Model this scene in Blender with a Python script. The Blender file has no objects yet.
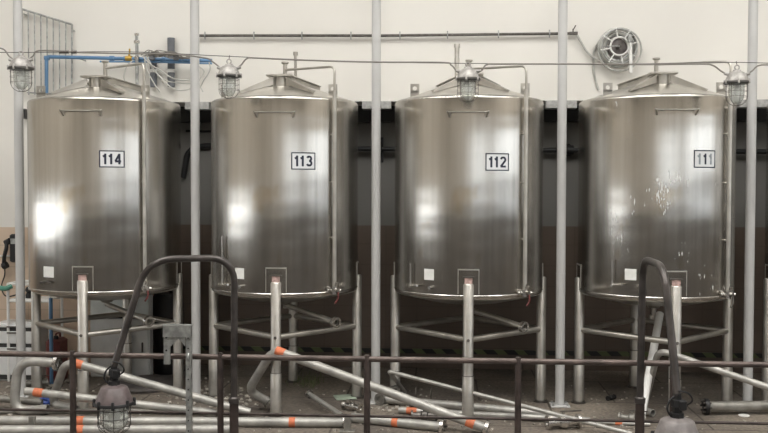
import bpy, math, random
from mathutils import Vector, Matrix
random.seed(7)
PI = math.pi
scene = bpy.context.scene
COL = scene.collection

# ------------------------------------------------------------------ camera
F, PITCH, YAW, ROLL = 903.13, .030, .0649, .0022
CAM = Vector((.2453, -7.3944, 1.7262))
_c, _s = math.cos(YAW), math.sin(YAW); _cp, _sp = math.cos(PITCH), math.sin(PITCH)
_R0 = Vector((_c, _s, 0)); FW = Vector((-_s*_cp, _c*_cp, -_sp)); _U0 = Vector((-_s*_sp, _c*_sp, _cp))
RT = _R0*math.cos(ROLL) + _U0*math.sin(ROLL); UP = -_R0*math.sin(ROLL) + _U0*math.cos(ROLL)
cam = bpy.data.objects.new('camera', bpy.data.cameras.new('camera')); COL.objects.link(cam)
M = Matrix((RT, UP, -FW)).transposed().to_4x4(); M.translation = CAM
cam.matrix_world = M
cam.data.sensor_width = 36; cam.data.lens = 36*F/768; cam.data.clip_end = 100
scene.camera = cam

def ray(px, py):
    return FW + RT*((px-384)/F) - UP*((py-216.5)/F)
def ay(px, py, Y):                 # point of the vertical plane y = Y seen there
    d = ray(px, py); return CAM + d*((Y-CAM.y)/d.y)
def az(px, py, z=0.0):             # point of the level plane z seen there
    d = ray(px, py); return CAM + d*((z-CAM.z)/d.z)

# ------------------------------------------------------------------ materials
def mat(name, col, rough=.5, metal=0.0, var=.0, vscale=8, bump=0.0, bscale=40, col2=None, stretch=None, **kw):
    m = bpy.data.materials.new(name); m.use_nodes = True
    nt = m.node_tree; b = nt.nodes['Principled BSDF']
    b.inputs['Base Color'].default_value = (*col, 1); b.inputs['Roughness'].default_value = rough
    b.inputs['Metallic'].default_value = metal
    for k, v in kw.items(): b.inputs[k].default_value = v
    tc = nt.nodes.new('ShaderNodeTexCoord'); out = tc.outputs['Object']
    if stretch:
        mp = nt.nodes.new('ShaderNodeMapping'); mp.inputs['Scale'].default_value = stretch
        nt.links.new(out, mp.inputs['Vector']); out = mp.outputs['Vector']
    if var or col2:
        n = nt.nodes.new('ShaderNodeTexNoise'); n.inputs['Scale'].default_value = vscale; n.inputs['Detail'].default_value = 6
        nt.links.new(out, n.inputs['Vector'])
        r = nt.nodes.new('ShaderNodeValToRGB')
        r.color_ramp.elements[0].position = .36; r.color_ramp.elements[1].position = .66
        c2 = col2 or tuple(c*(1-var) for c in col)
        r.color_ramp.elements[0].color = (*c2, 1)
        r.color_ramp.elements[1].color = (*(tuple(min(1, c*(1+var*.5)) for c in col)), 1)
        nt.links.new(n.outputs['Fac'], r.inputs['Fac']); nt.links.new(r.outputs['Color'], b.inputs['Base Color'])
    if bump:
        n2 = nt.nodes.new('ShaderNodeTexNoise'); n2.inputs['Scale'].default_value = bscale; n2.inputs['Detail'].default_value = 5
        nt.links.new(out, n2.inputs['Vector'])
        bp = nt.nodes.new('ShaderNodeBump'); bp.inputs['Strength'].default_value = bump; bp.inputs['Distance'].default_value = .01
        nt.links.new(n2.outputs['Fac'], bp.inputs['Height']); nt.links.new(bp.outputs['Normal'], b.inputs['Normal'])
    return m

def steel_shell(name, drips=False, tint=(.53, .51, .475)):
    """brushed stainless sheet: fine upright grinding lines, gentle dents, faint runs"""
    m = bpy.data.materials.new(name); m.use_nodes = True; nt = m.node_tree; N = nt.nodes; L = nt.links
    b = N['Principled BSDF']; b.inputs['Metallic'].default_value = 1.0
    tc = N.new('ShaderNodeTexCoord')
    def noise(scale, sc, detail=4):
        mp = N.new('ShaderNodeMapping'); mp.inputs['Scale'].default_value = scale; L.new(tc.outputs['Object'], mp.inputs['Vector'])
        n = N.new('ShaderNodeTexNoise'); n.inputs['Scale'].default_value = sc; n.inputs['Detail'].default_value = detail
        L.new(mp.outputs['Vector'], n.inputs['Vector']); return n.outputs['Fac']
    def ramp(f, a, b_, c0, c1):
        r = N.new('ShaderNodeValToRGB'); r.color_ramp.elements[0].position = a; r.color_ramp.elements[1].position = b_
        r.color_ramp.elements[0].color = (*c0, 1); r.color_ramp.elements[1].color = (*c1, 1); L.new(f, r.inputs['Fac']); return r.outputs['Color']
    def mixc(fac, a, b_, mode='MIX'):
        x = N.new('ShaderNodeMix'); x.data_type = 'RGBA'; x.blend_type = mode
        if isinstance(fac, float): x.inputs[0].default_value = fac
        else: L.new(fac, x.inputs[0])
        for i, v in ((6, a), (7, b_)):
            if isinstance(v, tuple): x.inputs[i].default_value = (*v, 1)
            else: L.new(v, x.inputs[i])
        return x.outputs[2]
    streak = noise((26, 26, .5), 1.0, 6)
    broad = noise((.8, .8, 2.2), 1.0, 2)
    blot = noise((4, 4, 2.5), 1.0, 5)
    c = ramp(streak, .3, .72, tuple(t*.90 for t in tint), tuple(min(1, t*1.07) for t in tint))
    c = mixc(ramp(blot, .62, .74, (0, 0, 0), (1, 1, 1)), c, tuple(t*k for t, k in zip(tint, (.88, .80, .68))))
    rough = N.new('ShaderNodeMapRange'); L.new(streak, rough.inputs['Value'])
    rough.inputs['To Min'].default_value = .19; rough.inputs['To Max'].default_value = .26
    tg = N.new('ShaderNodeTangent'); tg.direction_type = 'RADIAL'; tg.axis = 'Z'; L.new(tg.outputs[0], b.inputs['Tangent']); b.inputs['Anisotropic'].default_value = .88
    if drips:
        d = noise((75, 75, 17), 1.0, 2); msk = noise((3.2, 3.2, 1.8), 1.3, 2)
        mul = N.new('ShaderNodeMath'); mul.operation = 'MULTIPLY'; L.new(d, mul.inputs[0]); L.new(msk, mul.inputs[1])
        spot = ramp(mul.outputs[0], .415, .45, (0, 0, 0), (1, 1, 1))
        c = mixc(spot, c, (.62, .62, .60))
        inv = N.new('ShaderNodeMath'); inv.operation = 'SUBTRACT'; inv.inputs[0].default_value = 1; L.new(spot, inv.inputs[1])
        L.new(inv.outputs[0], b.inputs['Metallic'])
    L.new(c, b.inputs['Base Color']); L.new(rough.outputs[0], b.inputs['Roughness'])
    b1 = N.new('ShaderNodeBump'); b1.inputs['Strength'].default_value = .35; b1.inputs['Distance'].default_value = .02; L.new(broad, b1.inputs['Height'])
    b2 = N.new('ShaderNodeBump'); b2.inputs['Strength'].default_value = .10; b2.inputs['Distance'].default_value = .004
    L.new(streak, b2.inputs['Height']); L.new(b1.outputs['Normal'], b2.inputs['Normal']); L.new(b2.outputs['Normal'], b.inputs['Normal'])
    return m

MT = {
 'shell': steel_shell('brushed_stainless'),
 'shell_drip': steel_shell('brushed_stainless_splashed', True),
 'lid': mat('stainless_lid', (.66, .64, .60), .34, 1, .12, 5),
 'leg': mat('dull_stainless_leg', (.60, .58, .54), .38, .85, .18, 7),
 'brace': mat('stainless_brace', (.52, .50, .46), .34, .9, .2, 6),
 'bright': mat('polished_steel', (.58, .565, .54), .26, 1, .1, 12),
 'darksteel': mat('dark_steel', (.13, .12, .11), .4, .7, .3, 20),
 'column': mat('pale_grey_paint', (.50, .50, .495), .42, 0, .07, 4, .05, 60),
 'rust': mat('brown_painted_pipe', (.055, .040, .035), .42, .25, .4, 14, .25, 60),
 'rusttop': mat('worn_brown_rail', (.12, .092, .082), .40, .35, .45, 9, .3, 50, stretch=(1, 3, 3)),
 'armcol': mat('worn_grey_brown_pipe', (.075, .066, .062), .33, .5, .45, 9, .2, 40),
 'galv': mat('galvanised_steel', (.42, .43, .42), .45, .7, .35, 25, .1, 50),
 'pipe': mat('scuffed_steel_pipe', (.40, .39, .365), .46, .45, .28, 9, .1, 40),
 'pipe_dull': mat('dirty_steel_pipe', (.27, .26, .235), .48, .5, .35, 9, .1, 40),
 'orange': mat('orange_tape', (.60, .17, .075), .6, 0, .2, 30),
 'white': mat('white_paint', (.75, .75, .73), .45, 0, .05, 10),
 'label': mat('white_label', (.80, .80, .78), .6, 0, .06, 30),
 'plate': mat('number_plate_white', (.74, .76, .78), .4),
 'ink': mat('navy_ink', (.012, .018, .04), .5),
 'faded': mat('faded_ink', (.30, .34, .37), .5, 0, .3, 60),
 'pink': mat('faded_red_label', (.52, .36, .33), .6, 0, .4, 40),
 'red': mat('red_plastic', (.14, .03, .027), .45, 0, .2, 20),
 'black': mat('black_rubber', (.012, .012, .013), .5, 0, .2, 20),
 'blackpipe': mat('black_pipe_paint', (.02, .021, .022), .4, .2),
 'blue': mat('blue_pvc', (.11, .23, .40), .35, 0, .15, 10),
 'greypvc': mat('grey_pvc', (.13, .14, .155), .45, 0, .15, 10),
 'whitehose': mat('white_hose', (.50, .50, .47), .45, 0, .1, 20),
 'greyhose': mat('grey_hose', (.46, .46, .43), .45, 0, .2, 20),
 'greenhose': mat('green_hose', (.08, .26, .19), .4),
 'brass': mat('brass', (.50, .33, .08), .35, .9),
 'cast': mat('cast_aluminium', (.40, .385, .365), .5, .3, .3, 30, .15, 60),
 'lampcap': mat('mauve_brown_enamel', (.125, .098, .098), .42, .05, .28, 18, .2, 50),
 'lampcap2': mat('grey_brown_enamel', (.20, .18, .175), .45, .05, .3, 18, .2, 50),
 'wire': mat('dark_wire', (.08, .075, .07), .45, .5),
 'cable': mat('grey_cable', (.20, .185, .165), .6),
 'box': mat('pale_grey_box', (.68, .69, .69), .5, 0, .08, 8),
 'boxlight': mat('pale_panel', (.80, .86, .86), .35, 0, .05, 8),
 'dark': mat('dark_gap', (.03, .03, .03), .6),
 'top_strip': mat('black_strip_paint', (.018, .018, .018), .6),
 'bracket': mat('grey_bracket_paint', (.42, .42, .41), .6, 0, .25, 30),
 'rubble': mat('rubble', (.42, .39, .34), .85, 0, .5, 14, .3, 30),
 'stone': mat('dark_slab', (.10, .09, .085), .8, 0, .3, 10, .3, 30),
 'tile': mat('pale_green_tile', (.32, .38, .30), .6, 0, .1, 20),
 'weed': mat('dry_weed', (.16, .18, .09), .8, 0, .3, 20),
 'bluecloth': mat('blue_plastic', (.04, .08, .30), .5),
}
def glass(name):
    m = bpy.data.materials.new(name); m.use_nodes = True; b = m.node_tree.nodes['Principled BSDF']
    b.inputs['Base Color'].default_value = (.95, .97, .95, 1); b.inputs['Roughness'].default_value = .12
    b.inputs['Transmission Weight'].default_value = .8; b.inputs['IOR'].default_value = 1.15
    return m
MT['glass'] = glass('lamp_glass')

# ------------------------------------------------------------------ mesh builder
class MB:
    def __init__(s): s.v = []; s.f = []; s.mi = []; s.cur = 0
    def add(s, vs, fs):
        o = len(s.v); s.v += [Vector(v) for v in vs]; s.f += [tuple(i+o for i in f) for f in fs]; s.mi += [s.cur]*len(fs); return s
    def box(s, c, d, rot=None):
        hx, hy, hz = d[0]/2, d[1]/2, d[2]/2
        vs = [Vector((x, y, z)) for x in (-hx, hx) for y in (-hy, hy) for z in (-hz, hz)]
        if rot is not None: vs = [rot @ v for v in vs]
        c = Vector(c)
        return s.add([v+c for v in vs], [(0, 1, 3, 2), (4, 6, 7, 5), (0, 4, 5, 1), (2, 3, 7, 6), (0, 2, 6, 4), (1, 5, 7, 3)])
    def bbox(s, c, d, bev=.004, rot=None):     # box with chamfered upright and level edges
        hx, hy, hz = d[0]/2, d[1]/2, d[2]/2; b = min(bev, hx*.6, hy*.6, hz*.6); c = Vector(c); vs = []
        for z, k in ((-hz, b), (-hz+b, 0), (hz-b, 0), (hz, b)):
            x, y = hx-k, hy-k
            vs += [Vector(p) for p in ((-x+b, -y, z), (x-b, -y, z), (x, -y+b, z), (x, y-b, z), (x-b, y, z), (-x+b, y, z), (-x, y-b, z), (-x, -y+b, z))]
        if rot is not None: vs = [rot @ v for v in vs]
        fs = [tuple(reversed(range(8))), tuple(range(24, 32))]
        for r in range(3):
            for i in range(8): j = (i+1) % 8; fs.append((r*8+i, r*8+j, r*8+8+j, r*8+8+i))
        return s.add([v+c for v in vs], fs)
    def lathe(s, prof, c=(0, 0, 0), seg=48, axis=Vector((0, 0, 1))):
        q = Vector((0, 0, 1)).rotation_difference(Vector(axis).normalized()); c = Vector(c); vs = []; fs = []
        for r, z in prof:
            for k in range(seg):
                a = 2*PI*k/seg; vs.append(c + q @ Vector((max(r, 1e-5)*math.cos(a), max(r, 1e-5)*math.sin(a), z)))
        for i in range(len(prof)-1):
            for k in range(seg):
                j = (k+1) % seg; fs.append((i*seg+k, i*seg+j, (i+1)*seg+j, (i+1)*seg+k))
        return s.add(vs, fs)
    def cyl(s, a, b, r, r2=None, seg=16):
        a = Vector(a); b = Vector(b); h = (b-a).length; r2 = r if r2 is None else r2
        return s.lathe([(0, 0), (r, 0), (r2, h), (0, h)], a, seg, b-a)
    def pipe(s, a, b, r, ri, seg=20):          # open-ended pipe
        a = Vector(a); b = Vector(b); h = (b-a).length
        return s.lathe([(ri, 0), (r, 0), (r, h), (ri, h), (ri, 0)], a, seg, b-a)
    def tube(s, pts, r, seg=12, hollow=False):
        pts = [Vector(p) for p in pts]; n = len(pts); o = []; fs = []
        t0 = (pts[1]-pts[0]).normalized(); u = t0.orthogonal().normalized(); prev = t0
        for i, p in enumerate(pts):
            t = (pts[min(i+1, n-1)]-pts[max(i-1, 0)]).normalized()
            u = (prev.rotation_difference(t) @ u); u = (u - t*u.dot(t)).normalized(); prev = t; w = t.cross(u)
            rr = r[i] if isinstance(r, (list, tuple)) else r
            o += [p + u*rr*math.cos(2*PI*k/seg) + w*rr*math.sin(2*PI*k/seg) for k in range(seg)]
        for i in range(n-1):
            for k in range(seg): j = (k+1) % seg; fs.append((i*seg+k, i*seg+j, (i+1)*seg+j, (i+1)*seg+k))
        if hollow:                               # open mouth at both ends with a short inner wall
            m = len(o)
            for e, i, d in ((0, 0, 1), (1, n-1, -1)):
                t = (pts[1]-pts[0]).normalized() if e == 0 else (pts[-2]-pts[-1]).normalized()
                cc = pts[i]
                ring = o[i*seg:(i+1)*seg]; base = len(o)
                o += [cc+(v-cc)*.82 for v in ring]; o += [cc+(v-cc)*.82+t*.05 for v in ring]
                for k in range(seg):
                    j = (k+1) % seg
                    fs.append((i*seg+k, i*seg+j, base+j, base+k)); fs.append((base+k, base+j, base+seg+j, base+seg+k))
                fs.append(tuple(base+seg+k for k in range(seg)))
        else:
            fs.append(tuple(reversed(range(seg)))); fs.append(tuple((n-1)*seg+k for k in range(seg)))
        return s.add(o, fs)
    def torus(s, c, R, r, axis=(0, 0, 1), seg=32, sub=8):
        return s.lathe([(R+r*math.cos(2*PI*k/sub), r*math.sin(2*PI*k/sub)) for k in range(sub+1)], c, seg, Vector(axis))
    def prism(s, poly, a, b, c, origin, th):     # polygon in the plane (a,b), thickness th along c
        a, b, c, origin = map(Vector, (a, b, c, origin)); n = len(poly)
        vs = [origin+a*x+b*y-c*th/2 for x, y in poly]+[origin+a*x+b*y+c*th/2 for x, y in poly]
        fs = [tuple(reversed(range(n))), tuple(range(n, 2*n))]+[(i, (i+1) % n, n+(i+1) % n, n+i) for i in range(n)]
        return s.add(vs, fs)
    def patch(s, az0, az1, z0, z1, r, th, seg=8):   # sheet wrapped on a cylinder
        vs = []; fs = []
        for i in range(seg+1):
            a = az0+(az1-az0)*i/seg
            for rr in (r, r+th):
                for z in (z0, z1): vs.append((rr*math.sin(a), -rr*math.cos(a), z))
        for i in range(seg):
            q = i*4; fs += [(q+2, q+6, q+7, q+3), (q, q+1, q+5, q+4), (q+1, q+3, q+7, q+5), (q, q+4, q+6, q+2)]
        fs += [(0, 2, 3, 1), (seg*4, seg*4+1, seg*4+3, seg*4+2)]
        return s.add(vs, fs)
    def build(s, name, m, parent=None, off=None, smooth=True):
        me = bpy.data.meshes.new(name)
        o_ = Vector(off) if off is not None else Vector((0, 0, 0))
        me.from_pydata([v-o_ for v in s.v], [], s.f); me.update()
        for mm in (m if isinstance(m, (list, tuple)) else [m]): me.materials.append(MT[mm] if isinstance(mm, str) else mm)
        for p, k in zip(me.polygons, s.mi): p.material_index = k
        import bmesh
        bm = bmesh.new(); bm.from_mesh(me); bmesh.ops.remove_doubles(bm, verts=bm.verts, dist=1e-5)
        bmesh.ops.recalc_face_normals(bm, faces=bm.faces); bm.to_mesh(me); bm.free()
        if smooth:
            me.shade_smooth() if hasattr(me, 'shade_smooth') else None
            me.set_sharp_from_angle(angle=math.radians(38))
        o = bpy.data.objects.new(name, me); COL.objects.link(o)
        if parent is not None: o.parent = parent
        if off is not None: o.location = off
        return o
def round_path(pts, rad, n=6):
    pts = [Vector(p) for p in pts]; out = [pts[0]]
    for i in range(1, len(pts)-1):
        a, b, c = pts[i-1], pts[i], pts[i+1]; d1 = (a-b); d2 = (c-b)
        k = min(rad, d1.length*.48, d2.length*.48); p = b+d1.normalized()*k; q = b+d2.normalized()*k
        for j in range(n+1):
            t = j/n; out.append(p*(1-t)**2+b*2*t*(1-t)+q*t*t)
    out.append(pts[-1]); return out
def spline(pts, n=8):
    pts = [Vector(p) for p in pts]; P = [pts[0]*2-pts[1]]+pts+[pts[-1]*2-pts[-2]]; out = []
    for i in range(1, len(P)-2):
        for j in range(n):
            t = j/n; a, b, c, d = P[i-1:i+3]
            out.append(.5*((2*b)+(c-a)*t+(2*a-5*b+4*c-d)*t*t+(3*b-a-3*c+d)*t**3))
    out.append(pts[-1]); return out
def tag(o, label, cat, group=None, kind=None):
    o['label'] = label; o['category'] = cat
    if group: o['group'] = group
    if kind: o['kind'] = kind
    return o
def thing(name, label, cat, loc, group=None):
    o = bpy.data.objects.new(name, None); COL.objects.link(o); o.location = loc; o.empty_display_size = .1
    return tag(o, label, cat, group)
def struct(name, mb, m, smooth=False):
    o = mb.build(name, m, smooth=smooth); o['kind'] = 'structure'; return o

# ------------------------------------------------------------------ the room
WY, RY = .75, 1.30            # face of the upper wall, face of the recessed lower wall
ZL = ay(460, 101, WY).z        # underside of the upper wall
ZD = ay(384, 225.5, RY).z      # top of the brown dado
XL, XR, YF, ZC = -6.5, 6.5, -10.5, 6.0
XS = ay(148, 60, WY).x   # where the recess begins, hidden behind the first tank

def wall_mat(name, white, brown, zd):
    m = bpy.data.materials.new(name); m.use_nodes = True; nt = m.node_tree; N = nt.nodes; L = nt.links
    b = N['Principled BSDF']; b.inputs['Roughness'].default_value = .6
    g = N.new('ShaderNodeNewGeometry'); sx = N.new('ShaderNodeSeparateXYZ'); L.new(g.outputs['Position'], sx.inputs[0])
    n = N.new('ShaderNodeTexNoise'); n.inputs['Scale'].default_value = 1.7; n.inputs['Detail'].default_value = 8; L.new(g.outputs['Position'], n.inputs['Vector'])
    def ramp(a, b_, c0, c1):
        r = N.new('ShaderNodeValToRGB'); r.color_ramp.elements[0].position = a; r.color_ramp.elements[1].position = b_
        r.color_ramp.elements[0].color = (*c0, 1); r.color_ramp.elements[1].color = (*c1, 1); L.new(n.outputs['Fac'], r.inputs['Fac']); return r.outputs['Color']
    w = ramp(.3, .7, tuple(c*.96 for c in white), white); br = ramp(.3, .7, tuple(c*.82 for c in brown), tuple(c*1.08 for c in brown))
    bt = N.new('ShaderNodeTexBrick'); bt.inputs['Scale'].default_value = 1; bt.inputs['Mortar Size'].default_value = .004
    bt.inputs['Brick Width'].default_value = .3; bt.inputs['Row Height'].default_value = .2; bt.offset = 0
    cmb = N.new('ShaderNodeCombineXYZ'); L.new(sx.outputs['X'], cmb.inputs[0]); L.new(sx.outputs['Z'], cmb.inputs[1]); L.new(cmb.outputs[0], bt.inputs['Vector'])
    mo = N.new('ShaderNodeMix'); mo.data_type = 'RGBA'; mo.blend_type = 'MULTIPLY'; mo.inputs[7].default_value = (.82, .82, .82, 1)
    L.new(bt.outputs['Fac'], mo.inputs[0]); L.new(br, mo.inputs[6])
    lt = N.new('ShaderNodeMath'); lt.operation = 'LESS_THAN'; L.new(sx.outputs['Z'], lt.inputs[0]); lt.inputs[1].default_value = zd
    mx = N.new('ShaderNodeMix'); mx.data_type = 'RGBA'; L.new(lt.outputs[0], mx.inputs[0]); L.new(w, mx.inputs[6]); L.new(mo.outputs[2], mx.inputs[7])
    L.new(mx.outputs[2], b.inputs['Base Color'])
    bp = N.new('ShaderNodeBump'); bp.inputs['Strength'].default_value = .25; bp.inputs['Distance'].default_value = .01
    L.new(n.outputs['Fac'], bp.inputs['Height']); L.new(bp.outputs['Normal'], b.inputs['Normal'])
    return m
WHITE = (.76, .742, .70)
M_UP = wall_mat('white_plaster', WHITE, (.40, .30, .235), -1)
M_LOW = wall_mat('shade_toned_plaster_brown_dado', (.18, .175, .165), (.125, .095, .075), ZD)  # white plaster and brown dado, with the recess shade put into both colours
M_LEFT = wall_mat('plaster_over_light_toned_dado', WHITE, (.66, .52, .40), ZD-.01)  # same dado as in the recess, the light on it put in as tan
M_SIDE = wall_mat('side_plaster', (.66, .61, .54), (.16, .145, .13), 1.30)

def floor_mat():
    m = bpy.data.materials.new('stained_concrete_dimmed_front'); m.use_nodes = True; nt = m.node_tree; N = nt.nodes; L = nt.links
    b = N['Principled BSDF']; g = N.new('ShaderNodeNewGeometry')
    def noise(s, d): n = N.new('ShaderNodeTexNoise'); n.inputs['Scale'].default_value = s; n.inputs['Detail'].default_value = d; L.new(g.outputs['Position'], n.inputs['Vector']); return n.outputs['Fac']
    a = noise(1.1, 9); c = noise(38, 4); d = noise(6, 6)
    r = N.new('ShaderNodeValToRGB'); r.color_ramp.elements[0].position = .35; r.color_ramp.elements[1].position = .68
    r.color_ramp.elements[0].color = (.115, .10, .088, 1); r.color_ramp.elements[1].color = (.27, .235, .195, 1); L.new(a, r.inputs['Fac'])
    r2 = N.new('ShaderNodeValToRGB'); r2.color_ramp.elements[0].position = .3; r2.color_ramp.elements[1].position = .75
    r2.color_ramp.elements[0].color = (.55, .55, .55, 1); r2.color_ramp.elements[1].color = (1.25, 1.22, 1.18, 1); L.new(c, r2.inputs['Fac'])
    mx = N.new('ShaderNodeMix'); mx.data_type = 'RGBA'; mx.blend_type = 'MULTIPLY'; mx.inputs[0].default_value = 1; L.new(r.outputs['Color'], mx.inputs[6]); L.new(r2.outputs['Color'], mx.inputs[7])
    bt = N.new('ShaderNodeTexBrick'); bt.inputs['Scale'].default_value = 1; bt.inputs['Mortar Size'].default_value = .008
    bt.inputs['Brick Width'].default_value = 1.1; bt.inputs['Row Height'].default_value = .8; L.new(g.outputs['Position'], bt.inputs['Vector'])
    mo = N.new('ShaderNodeMix'); mo.data_type = 'RGBA'; mo.blend_type = 'MULTIPLY'; mo.inputs[7].default_value = (.35, .34, .33, 1)
    L.new(bt.outputs['Fac'], mo.inputs[0]); L.new(mx.outputs[2], mo.inputs[6])
    sy = N.new('ShaderNodeSeparateXYZ'); L.new(g.outputs['Position'], sy.inputs[0]); lt = N.new('ShaderNodeMath'); lt.operation = 'LESS_THAN'; lt.inputs[1].default_value = -2.0; L.new(sy.outputs['Y'], lt.inputs[0])
    mz = N.new('ShaderNodeMix'); mz.data_type = 'RGBA'; L.new(lt.outputs[0], mz.inputs[0]); L.new(mo.outputs[2], mz.inputs[6]); mz.inputs[7].default_value = (.085, .078, .072, 1); L.new(mz.outputs[2], b.inputs['Base Color'])  # unseen front floor coloured darker to dim what the tanks reflect
    rr = N.new('ShaderNodeMapRange'); L.new(d, rr.inputs['Value']); rr.inputs['To Min'].default_value = .45; rr.inputs['To Max'].default_value = .9; L.new(rr.outputs[0], b.inputs['Roughness'])
    bp = N.new('ShaderNodeBump'); bp.inputs['Strength'].default_value = .5; bp.inputs['Distance'].default_value = .012; L.new(c, bp.inputs['Height']); L.new(bp.outputs['Normal'], b.inputs['Normal'])
    return m
struct('floor', MB().box(((XL+XR)/2, (YF+RY)/2, -.1), (XR-XL, RY-YF, .2)), floor_mat())
struct('wall_upper', MB().box(((XS+XR)/2, (WY+RY+.2)/2, (ZL+ZC)/2), (XR-XS, RY+.2-WY, ZC-ZL)), M_UP)
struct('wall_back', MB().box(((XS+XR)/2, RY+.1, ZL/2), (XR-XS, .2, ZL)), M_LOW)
LY = WY                         # the left part of the wall is flush from floor to ceiling
struct('wall_back_left', MB().box(((XL+XS)/2, (LY+RY+.2)/2, ZC/2), (XS-XL, RY+.2-LY, ZC)), M_LEFT)
def ems(name, col, st):
    m = bpy.data.materials.new(name); m.use_nodes = True; nt = m.node_tree; b = nt.nodes['Principled BSDF']
    b.inputs['Base Color'].default_value = (0, 0, 0, 1); b.inputs['Roughness'].default_value = .3
    b.inputs['Emission Color'].default_value = (*col, 1); b.inputs['Emission Strength'].default_value = st; return m
DAY = 1.0
M_SKYL = ems('skylight_daylight', (1, .975, .93), 9.4*DAY)
M_WIN = ems('window_daylight', (.93, .97, 1), 2.7*DAY)
M_WINL = ems('doorway_daylight', (.97, .99, 1), 3.6*DAY)
M_FR = mat('window_frame_paint', (.25, .26, .27), .5)

def window(name, c, u, v, w, h, nx, ny, m, depth=.06):
    """pane filling a framed opening; u, v are its axes, the pane faces u x v"""
    c, u, v = Vector(c), Vector(u), Vector(v); n = u.cross(v)
    mb = MB(); q = [c+u*a*w/2+v*b*h/2 for a, b in ((-1, -1), (1, -1), (1, 1), (-1, 1))]
    mb.add(q+[p-n*.02 for p in q], [(0, 1, 2, 3), (7, 6, 5, 4), (0, 4, 5, 1), (1, 5, 6, 2), (2, 6, 7, 3), (3, 7, 4, 0)])
    o = mb.build(name, m, smooth=False); o['kind'] = 'structure'
    fr = MB(); rot = Matrix((u, v, n)).transposed(); fw = .07
    for i in range(nx+1): fr.box(c+u*(-w/2+w*i/nx)+n*depth/2, (fw, h+fw, depth), rot)
    for j in range(ny+1): fr.box(c+v*(-h/2+h*j/ny)+n*depth/2, (w+fw, fw, depth), rot)
    fr.build('window_frame', M_FR, o, smooth=False)
    return o
struct('wall_left', MB().box((XL-.1, (YF+RY)/2, ZC/2), (.2, RY-YF+.4, ZC)), M_SIDE)
struct('wall_right', MB().box((XR+.1, (YF+RY)/2, ZC/2), (.2, RY-YF+.4, ZC)), M_SIDE)
struct('wall_front', MB().box(((XL+XR)/2, YF-.1, ZC/2), (XR-XL+.4, .2, ZC)), M_SIDE)
struct('ceiling', MB().box(((XL+XR)/2, (YF+RY)/2, ZC+.1), (XR-XL+.4, RY-YF+.4, .2)), mat('ceiling_paint', (.6, .59, .56), .8))
X_, Y_, Z_ = Vector((1, 0, 0)), Vector((0, 1, 0)), Vector((0, 0, 1))
window('window_1', (-3.2, -4.3, ZC-.03), Y_, X_, 6.0, 2.0, 6, 2, M_SKYL)          # roof lights
window('window_2', (.5, -4.3, ZC-.03), Y_, X_, 6.0, 2.0, 6, 2, M_SKYL)
window('window_3', (4.2, -4.3, ZC-.03), Y_, X_, 6.0, 2.0, 6, 2, M_SKYL)
window('window_4', (XR-.03, -5.0, 2.30), -Y_, Z_, 7.0, .74, 6, 1, M_WIN)           # right wall
window('window_5', (3.0, YF+.03, 2.30), -X_, Z_, 4.6, .74, 4, 1, M_WIN)             # front wall, right
window('window_6', (XL+.03, -3.0, 1.36), Y_, Z_, 6.6, .58, 8, 1, M_WINL)             # left wall, low

M_WIN2 = ems('low_window_daylight', (.9, .95, 1), 1.5)
window('window_7', (3.0, YF+.03, 1.58), -X_, Z_, 4.6, .42, 4, 1, M_WIN2)
window('window_8', (XR-.03, -5.0, 1.58), -Y_, Z_, 7.0, .42, 6, 1, M_WIN2)
# hazard strip on the recess wall, grey bracket plates, black strip, black service pipe
def haz():
    m = bpy.data.materials.new('worn_hazard_tape'); m.use_nodes = True; nt = m.node_tree; N = nt.nodes; L = nt.links
    b = N['Principled BSDF']; g = N.new('ShaderNodeNewGeometry'); w = N.new('ShaderNodeTexWave'); w.wave_type = 'BANDS'; w.bands_direction = 'DIAGONAL'
    w.inputs['Scale'].default_value = 3.2; w.inputs['Distortion'].default_value = .4; L.new(g.outputs['Position'], w.inputs['Vector'])
    r = N.new('ShaderNodeValToRGB'); r.color_ramp.interpolation = 'CONSTANT'; r.color_ramp.elements[0].color = (.02, .02, .02, 1)
    r.color_ramp.elements[1].position = .55; r.color_ramp.elements[1].color = (.11, .13, .06, 1); L.new(w.outputs['Fac'], r.inputs['Fac']); L.new(r.outputs['Color'], b.inputs['Base Color'])
    b.inputs['Roughness'].default_value = .7; return m
zh = ay(420, 351, RY).z
struct('trim_1', MB().box(((XS+XR)/2, RY-.006, zh), (XR-XS, .012, .045)), haz())
struct('trim_2', MB().box(((XS+XR)/2, RY-.06, ZL-.075), (XR-XS, .12, .15)), 'top_strip')  # plain black strip along the top of the recess wall
brk = [(185, 209, 195), (362, 391, 375), (546, 577, 560), (739, 775, 753)]
wh = ['between the 114 and 113 tanks', 'between the 113 and 112 tanks', 'between the 112 and 111 tanks', 'right of the 111 tank']
for (a, b, _), w in zip(brk, wh):
    p, q = ay(a, 102, WY-.03), ay(b, 110, WY-.03)
    o = MB().bbox(((p.x+q.x)/2, WY+.02, ZL-.036), (q.x-p.x, .12, .07), .004).build('wall_bracket', 'bracket')
    tag(o, 'grey bracket plate under the white wall edge '+w, 'bracket', 'bracket plates under the upper wall')

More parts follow.
